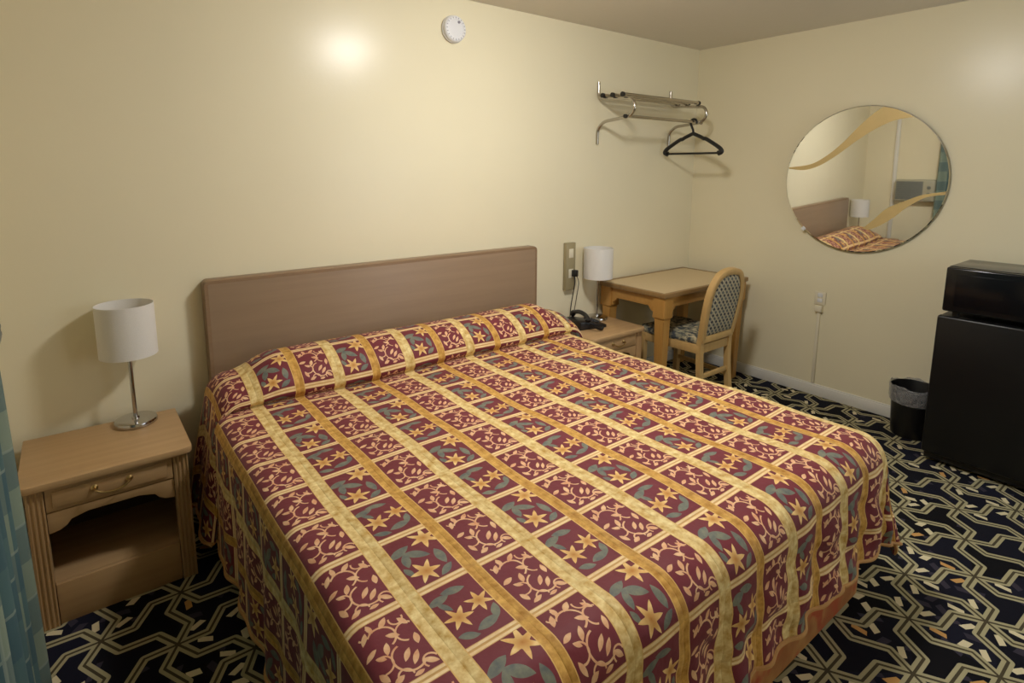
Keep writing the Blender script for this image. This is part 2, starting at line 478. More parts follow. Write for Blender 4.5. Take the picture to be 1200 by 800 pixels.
def base(name, x0, x1, y0, y1):
    m = MB(); m.box(x0, x1, y0, y1, 0, 0.07, 0.003)
    if x1 - x0 > y1 - y0: m.box(x0, x1, y0 + .004, y1, 0.066, 0.08, 0.003)
    else: m.box(x0 + .004, x1, y0, y1, 0.066, 0.08, 0.003)
    struct(m.build(name, M_BASE))
base('baseboard_right', XR - .013, XR, YF, YB)
base('baseboard_back', XL, XR - .013, YB - .013, YB)
# white trim upright on the left wall between the corner and the air conditioner
struct(MB().box(XL, XL + .02, -0.345, -0.305, 0, H, .003).build('trim_1', M_BASE))

# ------------------------------------------------------------------ CEILING LAMP
t = thing('ceiling_light', 'round opal glass ceiling light mounted over the bed', 'ceiling light', (1.61, -1.34, H))
MB().lathe([(0, 0), (.165, 0), (.17, -.008), (.17, -.028), (.155, -.034), (0, -.034)], 40).build('base_pan', M_WHITEP, t)
MB().lathe([(.15, -.034), (.148, -.06), (.13, -.095), (.095, -.118), (.05, -.13), (0, -.134)], 32).build('glass_dome', M_LAMP, t)

# ------------------------------------------------------------------ HEADBOARD
hx0, hx1, hz = 0.366, 2.229, 1.064
t = thing('headboard', 'wide brown laminate headboard against the cream wall behind the bed', 'headboard', ((hx0 + hx1) / 2, -0.036, 0))
w = (hx1 - hx0) / 2
MB().box(-w + .012, w - .012, -.034, .034, .22, hz - .012, .004).build('panel', M_HEAD, t)
def edge_band():
    m = MB(); 
    pr = [(.006, -.0345), (.009, -.028), (.009, .028), (.006, .0345), (-.008, .0345), (-.008, -.0345)]
    path = fillet_path([(-w + .009, 0, .22), (-w + .009, 0, hz - .009), (w - .009, 0, hz - .009), (w - .009, 0, .22)], .018)
    P = [Vector(p) for p in path]; tm = bmesh.new(); rings = []
    for i, p in enumerate(P):
        d = (P[min(i + 1, len(P) - 1)] - P[max(i - 1, 0)]).normalized(); nrm = Vector((-d.z, 0, d.x))
        rings.append([tm.verts.new(p + nrm * q[0] + Vector((0, q[1], 0))) for q in pr])
    for A, B in zip(rings[:-1], rings[1:]):
        for k in range(len(pr)): tm.faces.new((A[k], A[(k + 1) % len(pr)], B[(k + 1) % len(pr)], B[k]))
    tm.faces.new(rings[0]); tm.faces.new(rings[-1]); bmesh.ops.recalc_face_normals(tm, faces=tm.faces)
    m._join(tm); return m
edge_band().build('edge_band', M_HEAD_EDGE, t)
for sx in (-.6, .6): MB().box(sx - .04, sx + .04, -.02, .02, 0, .225, .003).build('leg', M_HEAD_EDGE, t)

# ------------------------------------------------------------------ BED (box spring + mattress) and BEDSPREAD
BX0, BX1, BYF = 0.30, 2.20, -2.05
t = thing('bed', 'king size bed on the patterned carpet, its floral box spring showing under the spread', 'bed', ((BX0 + BX1) / 2, -1.05, 0))
cx = (BX0 + BX1) / 2
def rounded_rect_prism(x0, x1, y0, y1, z0, z1, r, bev):
    pts = arc(x1 - r, y1 - r, r, 0, 90, 6) + arc(x0 + r, y1 - r, r, 90, 180, 6) + arc(x0 + r, y0 + r, r, 180, 270, 6) + arc(x1 - r, y0 + r, r, 270, 360, 6)
    return MB().prism(pts, z1 - z0, Matrix.Translation((0, 0, z0)), bev)
rounded_rect_prism(-.89, .905, -.972, .93, 0.004, .31, .07, .008).build('box_spring', M_SKIRT, t)
rounded_rect_prism(-.89, .89, -.94, .94, .312, .572, .09, .03).build('mattress', M_MATT, t)

ROLL = [(-.090, .575), (-.092, .64), (-.115, .70), (-.16, .738), (-.23, .756), (-.30, .752), (-.365, .728), (-.420, .688), (-.443, .652), (-.446, .628), (-.430, .606), (-.440, .5985), (-.46, .600)]
rp = smooth_path([(0, y, z) for y, z in ROLL], 7)
acc = [0.0]
for a, c in zip(rp[:-1], rp[1:]): acc.append(acc[-1] + (c - a).length)
V_CREASE = -.46
roll_samples = [(V_CREASE + (acc[-1] - s), p.y, p.z) for s, p in zip(acc, rp)]   # V, y, z from the headboard to the flat
YA, RF = -1.955, 0.10            # foot edge: start of the rounding, radius
SA = 0.055
def base_at(V):
    """y, z and foot overhang for a cloth coordinate V"""
    if V >= roll_samples[0][0]: return roll_samples[0][1], roll_samples[0][2], 0.0
    if V > V_CREASE:
        for (v1, y1, z1), (v0, y0, z0) in zip(roll_samples[:-1], roll_samples[1:]):
            if v0 <= V <= v1:
                f = (V - v0) / max(1e-9, v1 - v0); return y0 + (y1 - y0) * f, z0 + (z1 - z0) * f, 0.0
    if V >= YA: return V, .600, 0.0
    return YA, .600, YA - V
def drop(s, r, flare):
    if s < r * PI / 2: return r * math.sin(s / r), r * (1 - math.cos(s / r))
    k = s - r * PI / 2
    return r + flare * k, r + k * math.sqrt(max(0, 1 - flare * flare))
def sstep(a, b_, x):
    f = max(0, min(1, (x - a) / (b_ - a))); return f * f * (3 - 2 * f)
XB0, XB1 = BX0 + SA, BX1 - SA - .005
def spread_point(U, V):
    y, z, dv = base_at(V)
    on_roll = V > V_CREASE
    du, side, x = 0.0, 0, U
    rs = sstep(V_CREASE, V_CREASE + .08, V)
    XA0, XA1 = XB0 + .055 * rs, XB1 + .02 * rs
    if U < XA0: du, side, x = XA0 - U, -1, XA0
    elif U > XA1: du, side, x = U - XA1, 1, XA1
    if on_roll:   # the roll sinks towards its ends
        amp = min(.60 + .40 * sstep(0, .18, x - XA0), .62 + .38 * sstep(-.02, .13, XA1 - x))
        z = .6 + (z - .6) * (amp if z > .6 else 1)
    # gentle unevenness of the top
    z += .004 * math.sin(7.1 * U + 1.3) * math.sin(5.3 * V + .4) + .003 * math.sin(13 * V + 4 * U)
    r = math.hypot(du, dv)
    if r < 1e-9: return Vector((x, y, z))
    dxn, dyn = side * du / r, -dv / r
    e = 4.2 if side > 0 else 5.0
    s = (du ** e + dv ** e) ** (1 / e)
    fdv = dv / r
    rad = SA + (RF - SA) * fdv
    if on_roll: rad = .055 + (.025 if side < 0 else .06) * rs
    flare = .03 + .03 * fdv + (.17 * math.sin(2 * math.atan2(dv, du)) if du > 0 and dv > 0 else 0)
    if on_roll and side < 0: flare += .14 * rs
    out, dn = drop(s, rad, flare)
    k = sstep(.05, .42, s)
    # soft folds in the hanging cloth
    wv = .010 * math.sin(U * 2 * PI / .1685 + 1.0) + .009 * math.sin(U * 2 * PI / .29 + .4) + .006 * math.sin(U * 41 + V * 9)
    wl = .010 * math.sin(V * 2 * PI / .31 + .6) + .007 * math.sin(V * 2 * PI / .17)
    out += k * (wv * fdv ** 6 + wl * (1 - fdv) ** 3) * .9
    puff = abs(math.sin(PI * (U - .462) / .1685)) ** .6
    out += fdv ** 8 * sstep(.08, .3, s) * (.017 * puff * (.6 + .4 * math.sin(V * 34 + U * 11)) + .005 * math.sin(V * 57 + U * 23) * math.sin(U * 31) - .008)
    if on_roll: dn = min(dn, z - .10)
    return Vector((x + dxn * out, y + dyn * out, z - dn))
def frange(a, b_, n): return [a + (b_ - a) * k / n for k in range(n + 1)]
XA0, XA1 = XB0, XB1
U0, U1 = XA0 - .56, XA1 + .45
V0, V1 = YA - .452, roll_samples[0][0]
Us = frange(U0, XA0, 40)[:-1] + frange(XA0, XA1, 130)[:-1] + frange(XA1, U1, 34)
Vs = frange(V0, YA, 34)[:-1] + frange(YA, V_CREASE, 90)[:-1] + frange(V_CREASE, V1, 60)
bm = bmesh.new(); uvl = bm.loops.layers.uv.new('UVMap')
grid = [[bm.verts.new(spread_point(u, v)) for v in Vs] for u in Us]
for a in range(len(Us) - 1):
    for c in range(len(Vs) - 1):
        f = bm.faces.new((grid[a][c], grid[a + 1][c], grid[a + 1][c + 1], grid[a][c + 1]))
        for lp, (ia, ic) in zip(f.loops, ((a, c), (a + 1, c), (a + 1, c + 1), (a, c + 1))):
            lp[uvl].uv = (Us[ia], Vs[ic] + .282 * sstep(V_CREASE + .020, V_CREASE + .042, Vs[ic]))
        f.smooth = True
me = bpy.data.meshes.new('bedspread'); bm.to_mesh(me); bm.free()
me.materials.append(M_QUILT.mat)
spread = bpy.data.objects.new('bedspread', me); COL.objects.link(spread)
sm = spread.modifiers.new('thickness', 'SOLIDIFY'); sm.thickness = .010; sm.offset = -1
tag(spread, 'burgundy and gold patchwork quilted bedspread draped over the bed and pillows', 'bedspread')
rim = [spread_point(U0, v) for v in Vs[::-1]] + [spread_point(u, V0) for u in Us[1:]] + [spread_point(U1, v) for v in Vs[1:]]
rim = [p + Vector((0, 0, .002)) for p in rim]
MB().tube(rim, .0065, 6).build('hem', M_HEM, spread)

# ------------------------------------------------------------------ NIGHTSTANDS
def make_nightstand(label):
    t = thing('nightstand', label, 'nightstand', (0, 0, 0), 0, 'pale oak nightstands beside the bed')
    w, d, h = .25, .425, .526            # half width, depth (front at y=-d), height
    top = [(-w, 0), (-w, -d + .04)] + [(-w + .03 - .03 * math.cos(a), -d + .03 - .03 * math.sin(a)) for a in frange(0, PI / 2, 5)] + \
          [(w - .03 + .03 * math.sin(a), -d + .03 - .03 * math.cos(a)) for a in frange(0, PI / 2, 5)] + [(w, 0)]
    MB().prism(top, .026, Matrix.Translation((0, 0, h - .026)), .005).build('top', M_OAK, t)
    zt = h - .0265
    for s in (-1, 1):
        x0 = s * (w - .018); x1 = s * (w - .036)
        MB().box(min(x0, x1), max(x0, x1), -d + .05, -.005, 0, zt, .002).build('side_panel', M_OAKV, t)
        m = MB()   # fluted front post
        xc = s * (w - .041); hw = .024
        prof = [(-hw, .03), (-hw, -.01)]
        for k in range(3):
            c0 = -hw + .007 + k * .0135
            prof += [(c0, -.012), (c0 + .003, -.0088), (c0 + .007, -.0088), (c0 + .010, -.012)]
        prof += [(hw, -.010), (hw, .03)]
        m.prism([(p[0] + xc, p[1] - d + .03) for p in prof], zt, None)
        m.build('post', M_OAKV, t)
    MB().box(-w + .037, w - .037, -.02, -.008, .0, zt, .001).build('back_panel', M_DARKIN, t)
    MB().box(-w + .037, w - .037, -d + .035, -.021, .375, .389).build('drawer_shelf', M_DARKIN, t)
    iw = w - .067
    dr = MB(); dr.box(-iw, iw, -d + .022, -d + .040, .412, zt - .004, .003)
    dr.box(-iw + .018, iw - .018, -d + .016, -d + .024, .424, zt - .016, .004)
    dro = dr.build('drawer', M_OAK, t)
    # bail pull
    hp = smooth_path([(-.05, -d + .014, .462), (-.046, -d - .004, .458), (-.03, -d - .008, .448), (0, -d - .010, .444), (.03, -d - .008, .448), (.046, -d - .004, .458), (.05, -d + .014, .462)], 6)
    hm = MB(); hm.tube(hp, .004, 8)
    for sx in (-.05, .05):
        hm.lathe([(0, 0), (.010, 0), (.011, .003), (.006, .007), (0, .008)], 14, Matrix.Translation((sx, -d + .016, .462)) @ Matrix.Rotation(PI / 2, 4, 'X'))
    hm.build('handle', M_BRASS, dro)
    # scalloped apron
    pts = [(-iw, .408), (-iw, .335), (-iw + .03, .340), (-iw + .05, .352), (-iw + .062, .368), (-iw + .085, .374), (-iw + .11, .380),
           (iw - .11, .380), (iw - .085, .374), (iw - .062, .368), (iw - .05, .352), (iw - .03, .340), (iw, .335), (iw, .408)]
    M = Matrix.Translation((0, -d + .042, 0)) @ Matrix.Rotation(PI / 2, 4, 'X')
    MB().prism(pts[::-1], .016, M, .001).build('apron', M_OAK, t)
    MB().box(-w + .037, w - .037, -d + .045, -.021, .130, .146).build('lower_shelf', M_OAK, t)
    MB().box(-iw, iw, -d + .026, -d + .044, .0, .147, .002).build('plinth', M_OAK, t)
    return t
NL = make_nightstand('pale oak nightstand left of the bed, under the lamp and beside the curtain')
NL.location = (-.024, -.035, 0)
NR = copy_tree(NL); NR.location = (2.600, -.014, 0)
NR['label'] = 'pale oak nightstand between the bed and the desk, carrying the telephone'

# ------------------------------------------------------------------ TABLE LAMPS
def make_lamp(label):
    t = thing('table_lamp', label, 'lamp', (0, 0, 0), 0, 'chrome lamps with white drum shades')
    MB().lathe([(0, 0), (.072, 0), (.075, .003), (.075, .012), (.072, .018), (.062, .0205), (.014, .022), (.012, .030), (0, .030)], 48).build('base', M_CHROME, t)
    MB().lathe([(0, .028), (.0075, .028), (.0075, .348), (0, .348)], 16).build('pole', M_CHROME, t)
    sh = MB(); sh.lathe([(.097, .284), (.099, .284), (.099, .488), (.097, .488), (.0965, .284), (.097, .284)], 56)
    s = sh.build('lamp_shade', M_SHADE, t)
    sp = MB()
    for a in range(3):
        an = a * 2 * PI / 3 + .4
        sp.tube([(.012 * math.cos(an), .012 * math.sin(an), .343), (.0968 * math.cos(an), .0968 * math.sin(an), .333)], .0018, 6)
    sp.lathe([(.006, .338), (.016, .338), (.016, .346), (.006, .346), (.006, .338)], 16)
    sp.build('spider', M_CHROME, s)
    so = MB(); so.lathe([(0, .346), (.016, .346), (.016, .383), (0, .383)], 18); so.build('socket', M_WHITEP, t)
    bu = MB(); bu.lathe([(0, .382), (.012, .383), (.014, .393), (.028, .418), (.030, .436), (.022, .456), (0, .464)], 20); bu.build('bulb', M_WHITEP, t)
    return t
LL = make_lamp('chrome lamp with white drum shade on the nightstand left of the bed')
LL.location = (.080, -.106, .5265)
LR = copy_tree(LL); LR.location = (2.738, -.106, .5265)
LR['label'] = 'chrome lamp with white drum shade on the far nightstand next to the desk'

# ------------------------------------------------------------------ TELEPHONE
t = thing('telephone', 'black desk telephone with its handset on the far nightstand', 'telephone', (2.553, -.19, .5265), math.radians(-12))
b_ = MB(); b_.prism([(-.10, 0), (.10, 0), (.10, .018), (.02, .034), (-.06, .052), (-.10, .052)], .17, Matrix.Rotation(PI / 2, 4, 'X') @ Matrix.Translation((0, 0, -.085)), .006)
b_.build('base', M_BLACK, t)
k = MB()
for r_ in range(4):
    for c_ in range(3):
        k.box(.018 + c_ * .024, .034 + c_ * .024, -.03 + r_ * .026, -.014 + r_ * .026, .020, .040 - c_ * .0046, .002)
k.build('keypad', plain('dark_grey_keys', rgb(52, 52, 56), .5), t)
hs = MB(); hs.tube(smooth_path([(-.055, -.10, .060), (-.05, -.085, .078), (-.045, -.04, .092), (-.045, .02, .094), (-.05, .07, .080), (-.055, .09, .060)], 5), [.018, .020, .020, .017] + [.014] * 16 + [.016, .019, .020, .020, .019, .018], 12)
ho = hs.build('handset', M_BLACK, t)
sp = []
for i in range(160):
    a = i * .9; f = i / 159; bx = -.05 + .10 * f; by = -.115 - .03 * math.sin(f * PI); 
    sp.append((bx, by + .007 * math.cos(a), .012 + .007 * math.sin(a) + .04 * (1 - f) ** 3))
MB().tube(sp, .0022, 5).build('coiled_cord', M_BLACK, t)

# wall box with plug and cords
t = thing('outlet_box', 'tall narrow grey metal outlet box on the wall above the telephone', 'outlet box', (2.556, -.0005, .895))
MB().box(-.042, .042, -.032, 0, -.16, .16, .004).build('cover', M_GREYBOX, t)
for zz in (.09, -.045): MB().box(-.02, .02, -.0345, -.0315, zz - .03, zz + .03, .002).build('socket', M_CREAMP, t)
t = thing('power_cord', 'black plug and two thin cords hanging from the grey wall box to the nightstand', 'cord', (2.575, -.035, .852))
MB().box(-.017, .017, -.034, .0, -.022, .022, .005).build('plug', M_BLACK, t)
m = MB(); m.tube(smooth_path([(-.008, -.025, -.018), (-.014, -.03, -.08), (-.035, -.025, -.20), (-.05, -.03, -.30), (-.05, -.045, -.3195)], 8), .0032, 8); m.build('cord', M_BLACK, t)
m = MB(); m.tube(smooth_path([(.010, -.025, -.018), (.024, -.03, -.07), (.012, -.022, -.18), (-.008, -.02, -.30), (.0, -.035, -.3195)], 8), .0028, 8); m.build('cord', plain('grey_cord', rgb(96, 88, 74), .5), t)

# ------------------------------------------------------------------ DESK
dx0, dx1, dy0, dy1, dz = 2.850, 3.82, -.015, -.575, .762
t = thing('desk', 'honey wood writing desk with a beige inset top in the room corner', 'desk', ((dx0 + dx1) / 2, (dy0 + dy1) / 2, 0))
w, d = (dx1 - dx0) / 2, (dy0 - dy1) / 2
fr = MB()
for (a0, a1, b0, b1) in ((-w, w, -d, -d + .03), (-w, w, d - .03, d), (-w, -w + .03, -d + .03, d - .03), (w - .03, w, -d + .03, d - .03)):
    fr.box(a0, a1, b0, b1, dz - .03, dz, .004)
fr.build('top_frame', M_DESKEDGE, t)
MB().box(-w + .0295, w - .0295, -d + .0295, d - .0295, dz - .026, dz - .0015, .0).build('top_inset', M_DESKTOP, t, smooth=0)
def apron_mesh(L):
    """side apron with stepped bracket ends, drawn in (x,z)"""
    zt, zb = dz - .031, dz - .10
    pts = [(-L, zt), (-L, dz - .155), (-L + .085, dz - .155), (-L + .085, dz - .132), (-L + .10, dz - .126), (-L + .115, dz - .112), (-L + .12, zb),
           (L - .12, zb), (L - .115, dz - .112), (L - .10, dz - .126), (L - .085, dz - .132), (L - .085, dz - .155), (L, dz - .155), (L, zt)]
    return pts[::-1] if False else pts
for s in (-1, 1):
    M = Matrix.Translation((0, s * (d - .035) + .011, 0)) @ Matrix.Rotation(PI / 2, 4, 'X')
    MB().prism(apron_mesh(w - .025), .022, M, .002).build('apron', M_DESKW, t)
    M = Matrix.Translation((s * (w - .035) - .011, 0, 0)) @ Matrix.Rotation(PI / 2, 4, 'Z') @ Matrix.Rotation(PI / 2, 4, 'X')
    MB().prism(apron_mesh(d - .025), .022, M, .002).build('apron', M_DESKW, t)
for sx in (-1, 1):
    for sy in (-1, 1):
        m = MB(); cxx, cyy = sx * (w - .055), sy * (d - .055)
        def sqp(sz, hw): return [(cxx - hw, cyy - hw, sz), (cxx + hw, cyy - hw, sz), (cxx + hw, cyy + hw, sz), (cxx - hw, cyy + hw, sz)]
        tm = bmesh.new(); rings = [[tm.verts.new(p) for p in sqp(z_, hw)] for z_, hw in ((0, .024), (.02, .026), (dz - .19, .036), (dz - .172, .036), (dz - .165, .044), (dz - .152, .046), (dz - .031, .046))]
        for A, B in zip(rings[:-1], rings[1:]):
            for k_ in range(4): tm.faces.new((A[k_], A[(k_ + 1) % 4], B[(k_ + 1) % 4], B[k_]))
        tm.faces.new(rings[0][::-1]); tm.faces.new(rings[-1]); bmesh.ops.recalc_face_normals(tm, faces=tm.faces)
        bmesh.ops.bevel(tm, geom=[e for e in tm.edges if abs(e.verts[0].co.z - e.verts[1].co.z) > .1], offset=.004, segments=2, affect='EDGES')
        m._join(tm); m.build('leg', M_DESKWV, t)

# ------------------------------------------------------------------ CHAIR (faces the desk, +y)
t = thing('dining_chair', 'blond wood chair with a rounded lattice-weave back pulled up to the desk', 'chair', (3.210, -.475, 0))
hw = .172; ZS = .45
def back_pt(s, z):        # lean of the back
    return Vector((s, -.235 - max(0, z - .43) * .16, z))
arch = [(-hw + .012, .47), (-hw, .60), (-hw - .004, .70), (-hw + .006, .79), (-hw + .04, .858), (-.085, .892), (0, .904), (.085, .892), (hw - .04, .858), (hw - .006, .79), (hw + .004, .70), (hw, .60), (hw - .012, .47)]
ap = smooth_path([back_pt(x_, z_) for x_, z_ in arch], 6)
pr = [(.020, .017), (.014, .021), (-.014, .021), (-.020, .017), (-.020, -.017), (-.014, -.021), (.014, -.021), (.020, -.017)]
def sweep_flat(path, pr, nrm):
    tm = bmesh.new(); rings = []; P = [Vector(p) for p in path]
    for i, p in enumerate(P):
        dd = (P[min(i + 1, len(P) - 1)] - P[max(i - 1, 0)]).normalized()
        a = dd.cross(nrm).normalized(); b2 = a.cross(dd).normalized()
        rings.append([tm.verts.new(p + a * q[0] + b2 * q[1]) for q in pr])
    for A, B in zip(rings[:-1], rings[1:]):
        for k_ in range(len(pr)): tm.faces.new((A[k_], A[(k_ + 1) % len(pr)], B[(k_ + 1) % len(pr)], B[k_]))
    tm.faces.new(rings[0]); tm.faces.new(rings[-1]); bmesh.ops.recalc_face_normals(tm, faces=tm.faces); return tm
mb = MB(); mb._join(sweep_flat(ap, pr, Vector((0, 1, .16)))); 
mb.box(-hw + .0, hw - .0, -.262, -.222, .445, .492, .006)
mb.build('back_frame', M_CHAIRW, t)
# upholstered panel, cushioned both sides
inner = smooth_path([(x_ * .905, .0, .488 if z_ < .5 else .488 + (z_ - .488) * .955) for x_, z_ in arch], 4)
tm = bmesh.new(); cen = Vector((0, 0, .68)); rings = []
for f_, th in ((1.0, .010), (.93, .018), (.75, .022), (.4, .024)):
    rings.append(([back_pt(cen.x + (p.x - cen.x) * f_, cen.z + (p.z - cen.z) * f_) + Vector((0, th, 0)) for p in inner], [back_pt(cen.x + (p.x - cen.x) * f_, cen.z + (p.z - cen.z) * f_) - Vector((0, th, 0)) for p in inner]))
n_ = len(inner)
FR = [[tm.verts.new(p) for p in r_[0]] for r_ in rings]; BK = [[tm.verts.new(p) for p in r_[1]] for r_ in rings]
seq = FR[::-1] + BK
for A, B in zip(seq[:-1], seq[1:]):
    for k_ in range(n_): tm.faces.new((A[k_], A[(k_ + 1) % n_], B[(k_ + 1) % n_], B[k_]))
tm.faces.new(seq[0]); tm.faces.new(seq[-1][::-1]); bmesh.ops.recalc_face_normals(tm, faces=tm.faces)
mb = MB(); mb._join(tm); mb.build('backrest', M_WEAVE, t)
seat = [(-.17, -.222), (.17, -.222), (.215, .10), (.208, .19), (.18, .215), (-.18, .215), (-.208, .19), (-.215, .10)]
MB().prism(seat, .05, Matrix.Translation((0, 0, ZS - .02)), .018).build('seat', M_SEATF, t)
sf = MB()
sf.box(-.205, .205, .175, .20, .375, .432, .003); sf.box(-.17, .17, -.245, -.222, .375, .432, .003)
for s in (-1, 1): sf.prism([(s * .168 - .011, -.235), (s * .168 + .011, -.235), (s * .197 + .011, .19), (s * .197 - .011, .19)], .057, Matrix.Translation((0, 0, .375)), .003)
sf.build('seat_frame', M_CHAIRW, t)
sq = [(.019, .016), (-.019, .016), (-.019, -.016), (.019, -.016)]
for s in (-1, 1):
    mb = MB(); mb._join(sweep_flat(smooth_path([back_pt(s * (hw - .012), .50), (s * (hw - .012), -.235, .43), (s * (hw - .014), -.240, .25), (s * (hw - .012), -.268, 0)], 5), sq, Vector((0, 1, 0))))
    mb.build('leg', M_CHAIRW, t)
    mb = MB(); mb._join(sweep_flat([(s * .197, .178, .43), (s * .197, .182, .2), (s * .195, .186, 0)], sq, Vector((0, 1, 0)))); mb.build('leg', M_CHAIRW, t)
    MB().prism([(s * .160 - .009, -.24), (s * .160 + .009, -.24), (s * .196 + .009, .18), (s * .196 - .009, .18)], .03, Matrix.Translation((0, 0, .165)), .003).build('stretcher', M_CHAIRW, t)
MB().box(-.15, .15, -.252, -.234, .205, .235, .003).build('stretcher', M_CHAIRW, t)

# ------------------------------------------------------------------ MIRROR
th, ph = math.radians(-2.0), math.radians(-1.2)
nv = Vector((-math.cos(th) * math.cos(ph), math.sin(th) * math.cos(ph), math.sin(ph)))
rv = Vector((0, 0, 1)).cross(nv).normalized(); uv_ = nv.cross(rv)
MM = Matrix((rv, uv_, nv)).transposed().to_4x4(); MM.translation = Vector((XR - .036, -1.2242, 1.4705))
t = thing('round_mirror', 'frameless round wall mirror with two frosted gold swooshes on the right wall', 'mirror')
t.matrix_world = MM
Rm = .4535
MB().lathe([(0, -.007), (Rm - .002, -.007), (Rm, -.005), (Rm, -.002)], 128).build('backing', M_MEDGE, t)
MB().lathe([(Rm, -.002), (Rm - .006, 0.0), (0, 0.0)], 128).build('glass', M_MIRROR, t, smooth=0)
def clipc(p):
    r_ = math.hypot(*p); k_ = min(1, (Rm - .007) / r_); return (p[0] * k_, p[1] * k_)
def swoosh(lo, hi):
    lo = smooth_path([(a, c, 0) for a, c in lo], 6); hi = smooth_path([(a, c, 0) for a, c in hi], 6)
    pts = [clipc((p.x, p.y)) for p in lo] + [clipc((p.x, p.y)) for p in hi]
    out = [pts[0]]
    for p in pts[1:]:
        if math.hypot(p[0] - out[-1][0], p[1] - out[-1][1]) > .002: out.append(p)
    if math.hypot(out[0][0] - out[-1][0], out[0][1] - out[-1][1]) < .002: out.pop()
    MB().prism(out, .0008, Matrix.Translation((0, 0, .0002))).build('gold_swoosh', M_GOLD, t, smooth=0)
swoosh([(-.44, .071), (-.342, .062), (-.246, .091), (-.143, .158), (-.034, .246), (.059, .309), (.149, .352), (.237, .367), (.275, .372)],
       [(.211, .41), (.142, .435), (.089, .434), (.028, .39), (-.04, .321), (-.122, .228), (-.209, .152), (-.302, .1), (-.44, .079)])
swoosh([(.074, -.305), (.133, -.273), (.199, -.22), (.262, -.156), (.335, -.101), (.397, -.081), (.46, -.073)],
       [(.46, -.056), (.396, -.065), (.322, -.083), (.237, -.124), (.159, -.168), (.094, -.241), (.037, -.301)])
for an in (226,):
    MB().box(-.012, .012, -.010, .014, -.012, .004, .002, M=Matrix.Rotation(math.radians(an - 90), 4, 'Z') @ Matrix.Translation((0, Rm, 0))).build('mirror_clip', M_WHITEP, t)

# ------------------------------------------------------------------ COAT RACK + HANGER
t = thing('coat_rack', 'chrome wall coat rack with shelf rods, high up near the corner', 'coat rack', (2.80, 0, 1.9))
RWX = .77
for x_ in (0, RWX):
    path = fillet_path([(x_, -.008, .205), (x_, -.012, .095), (x_, -.30, .072), (x_, -.325, .015), (x_, -.285, -.035), (x_, -.06, -.055), (x_, -.008, -.10), (x_, -.008, -.20)], .045, 7)
    MB().tube(path, .0105, 12).build('bracket', M_STEEL, t)
for yy, zz in ((-.065, .111), (-.15, .106), (-.235, .103)):
    MB().tube([(-.015, yy, zz), (RWX + .015, yy, zz)], .0125, 12).build('shelf_rod', M_STEEL, t)
    for x_ in (-.02, RWX + .02): MB().tube([(x_ - .008, yy, zz), (x_ + .008, yy, zz)], .015, 10).build('end_cap', M_CAP, t)
MB().tube([(-.015, -.262, -.034), (RWX + .015, -.262, -.034)], .0105, 12).build('hanging_bar', M_STEEL, t)
for x_ in (-.02, RWX + .02): MB().tube([(x_ - .008, -.262, -.034), (x_ + .008, -.262, -.034)], .0125, 10).build('end_cap', M_CAP, t)

t = thing('coat_hanger', 'black plastic coat hanger hooked on the bar of the chrome rack', 'coat hanger', (3.505, -.262, 1.866), math.radians(3))
m = MB()
hook = [(0, .0235 * math.cos(a), .0235 * math.sin(a)) for a in frange(math.radians(200), math.radians(-10), 14)]
hook = [(0, p[1], p[2] - .0040) for p in hook] + [(0, .012, -.035), (0, 0, -.06), (0, 0, -.085)]
m.tube(smooth_path(hook, 3), .0080, 10)
m.build('hook', M_BLACK, t)
m = MB()
sh = smooth_path([(0, 0, -.080), (0, -.06, -.105), (0, -.085, -.118), (0, -.105, -.122), (0, -.19, -.172), (0, -.218, -.195), (0, -.222, -.212), (0, -.20, -.220)], 6)
sh2 = [(p.x, -p.y, p.z) for p in sh]
full = list(sh2[::-1]) + list(sh[1:])
N_ = len(full)
rad = [.013 + .006 * (abs(i - N_ / 2) / (N_ / 2)) ** 3 for i in range(N_)]
m.tube(full, rad, 10)
m.tube([(0, -.205, -.219), (0, .205, -.219)], .0075, 10)
m.build('body', M_BLACK, t)

# ------------------------------------------------------------------ SMOKE DETECTOR
t = thing('smoke_detector', 'round white smoke detector high on the cream wall over the bed', 'smoke detector')
t.matrix_world = Matrix.Translation((1.668, -.0005, 2.272)) @ Matrix.Rotation(PI / 2, 4, 'X')
MB().lathe([(0, 0), (.066, 0), (.070, .004), (.070, .014), (.066, .016), (0, .016)], 48).build('base_ring', M_WHITEP, t)
m = MB(); m.lathe([(.066, .0165), (.068, .018), (.067, .030), (.060, .037), (.048, .039), (.046, .037), (.030, .038), (.012, .041), (0, .041)], 48); m.build('cover', M_WHITEP, t)
m = MB()
for k_ in range(20):
    a = 2 * PI * k_ / 20
    m.box(-.0015, .0015, -.004, .004, .030, .040, 0, M=Matrix.Rotation(a, 4, 'Z') @ Matrix.Translation((0, .055, -.001)))
m.build('vents', plain('shadow_grey_plastic', rgb(150, 150, 158), .5), t)
MB().lathe([(0, .036), (.007, .036), (.007, .0425), (0, .043)], 16, Matrix.Translation((.018, .034, 0))).build('test_button', plain('grey_button', rgb(128, 126, 136), .5), t)

# ------------------------------------------------------------------ OUTLET WITH RACEWAY ON RIGHT WALL
t = thing('wall_outlet', 'small cream wall outlet with a thin cable channel down to the baseboard', 'outlet', (XR - .0005, -1.041, .665))
MB().box(-.008, 0, -.036, .036, -.03, .058, .003).build('cover_plate', M_CREAMP, t)
for zz in (.036, .0): MB().box(-.011, -.006, -.016, .016, zz - .013, zz + .013, .003).build('socket', M_WHITEP, t)
MB().box(-.026, 0, -.024, .024, -.078, -.034, .004).build('junction_box', M_CREAMP, t)
MB().box(-.011, 0, -.010, .010, -.580, -.076, .002).build('cable_channel', M_CREAMP, t)

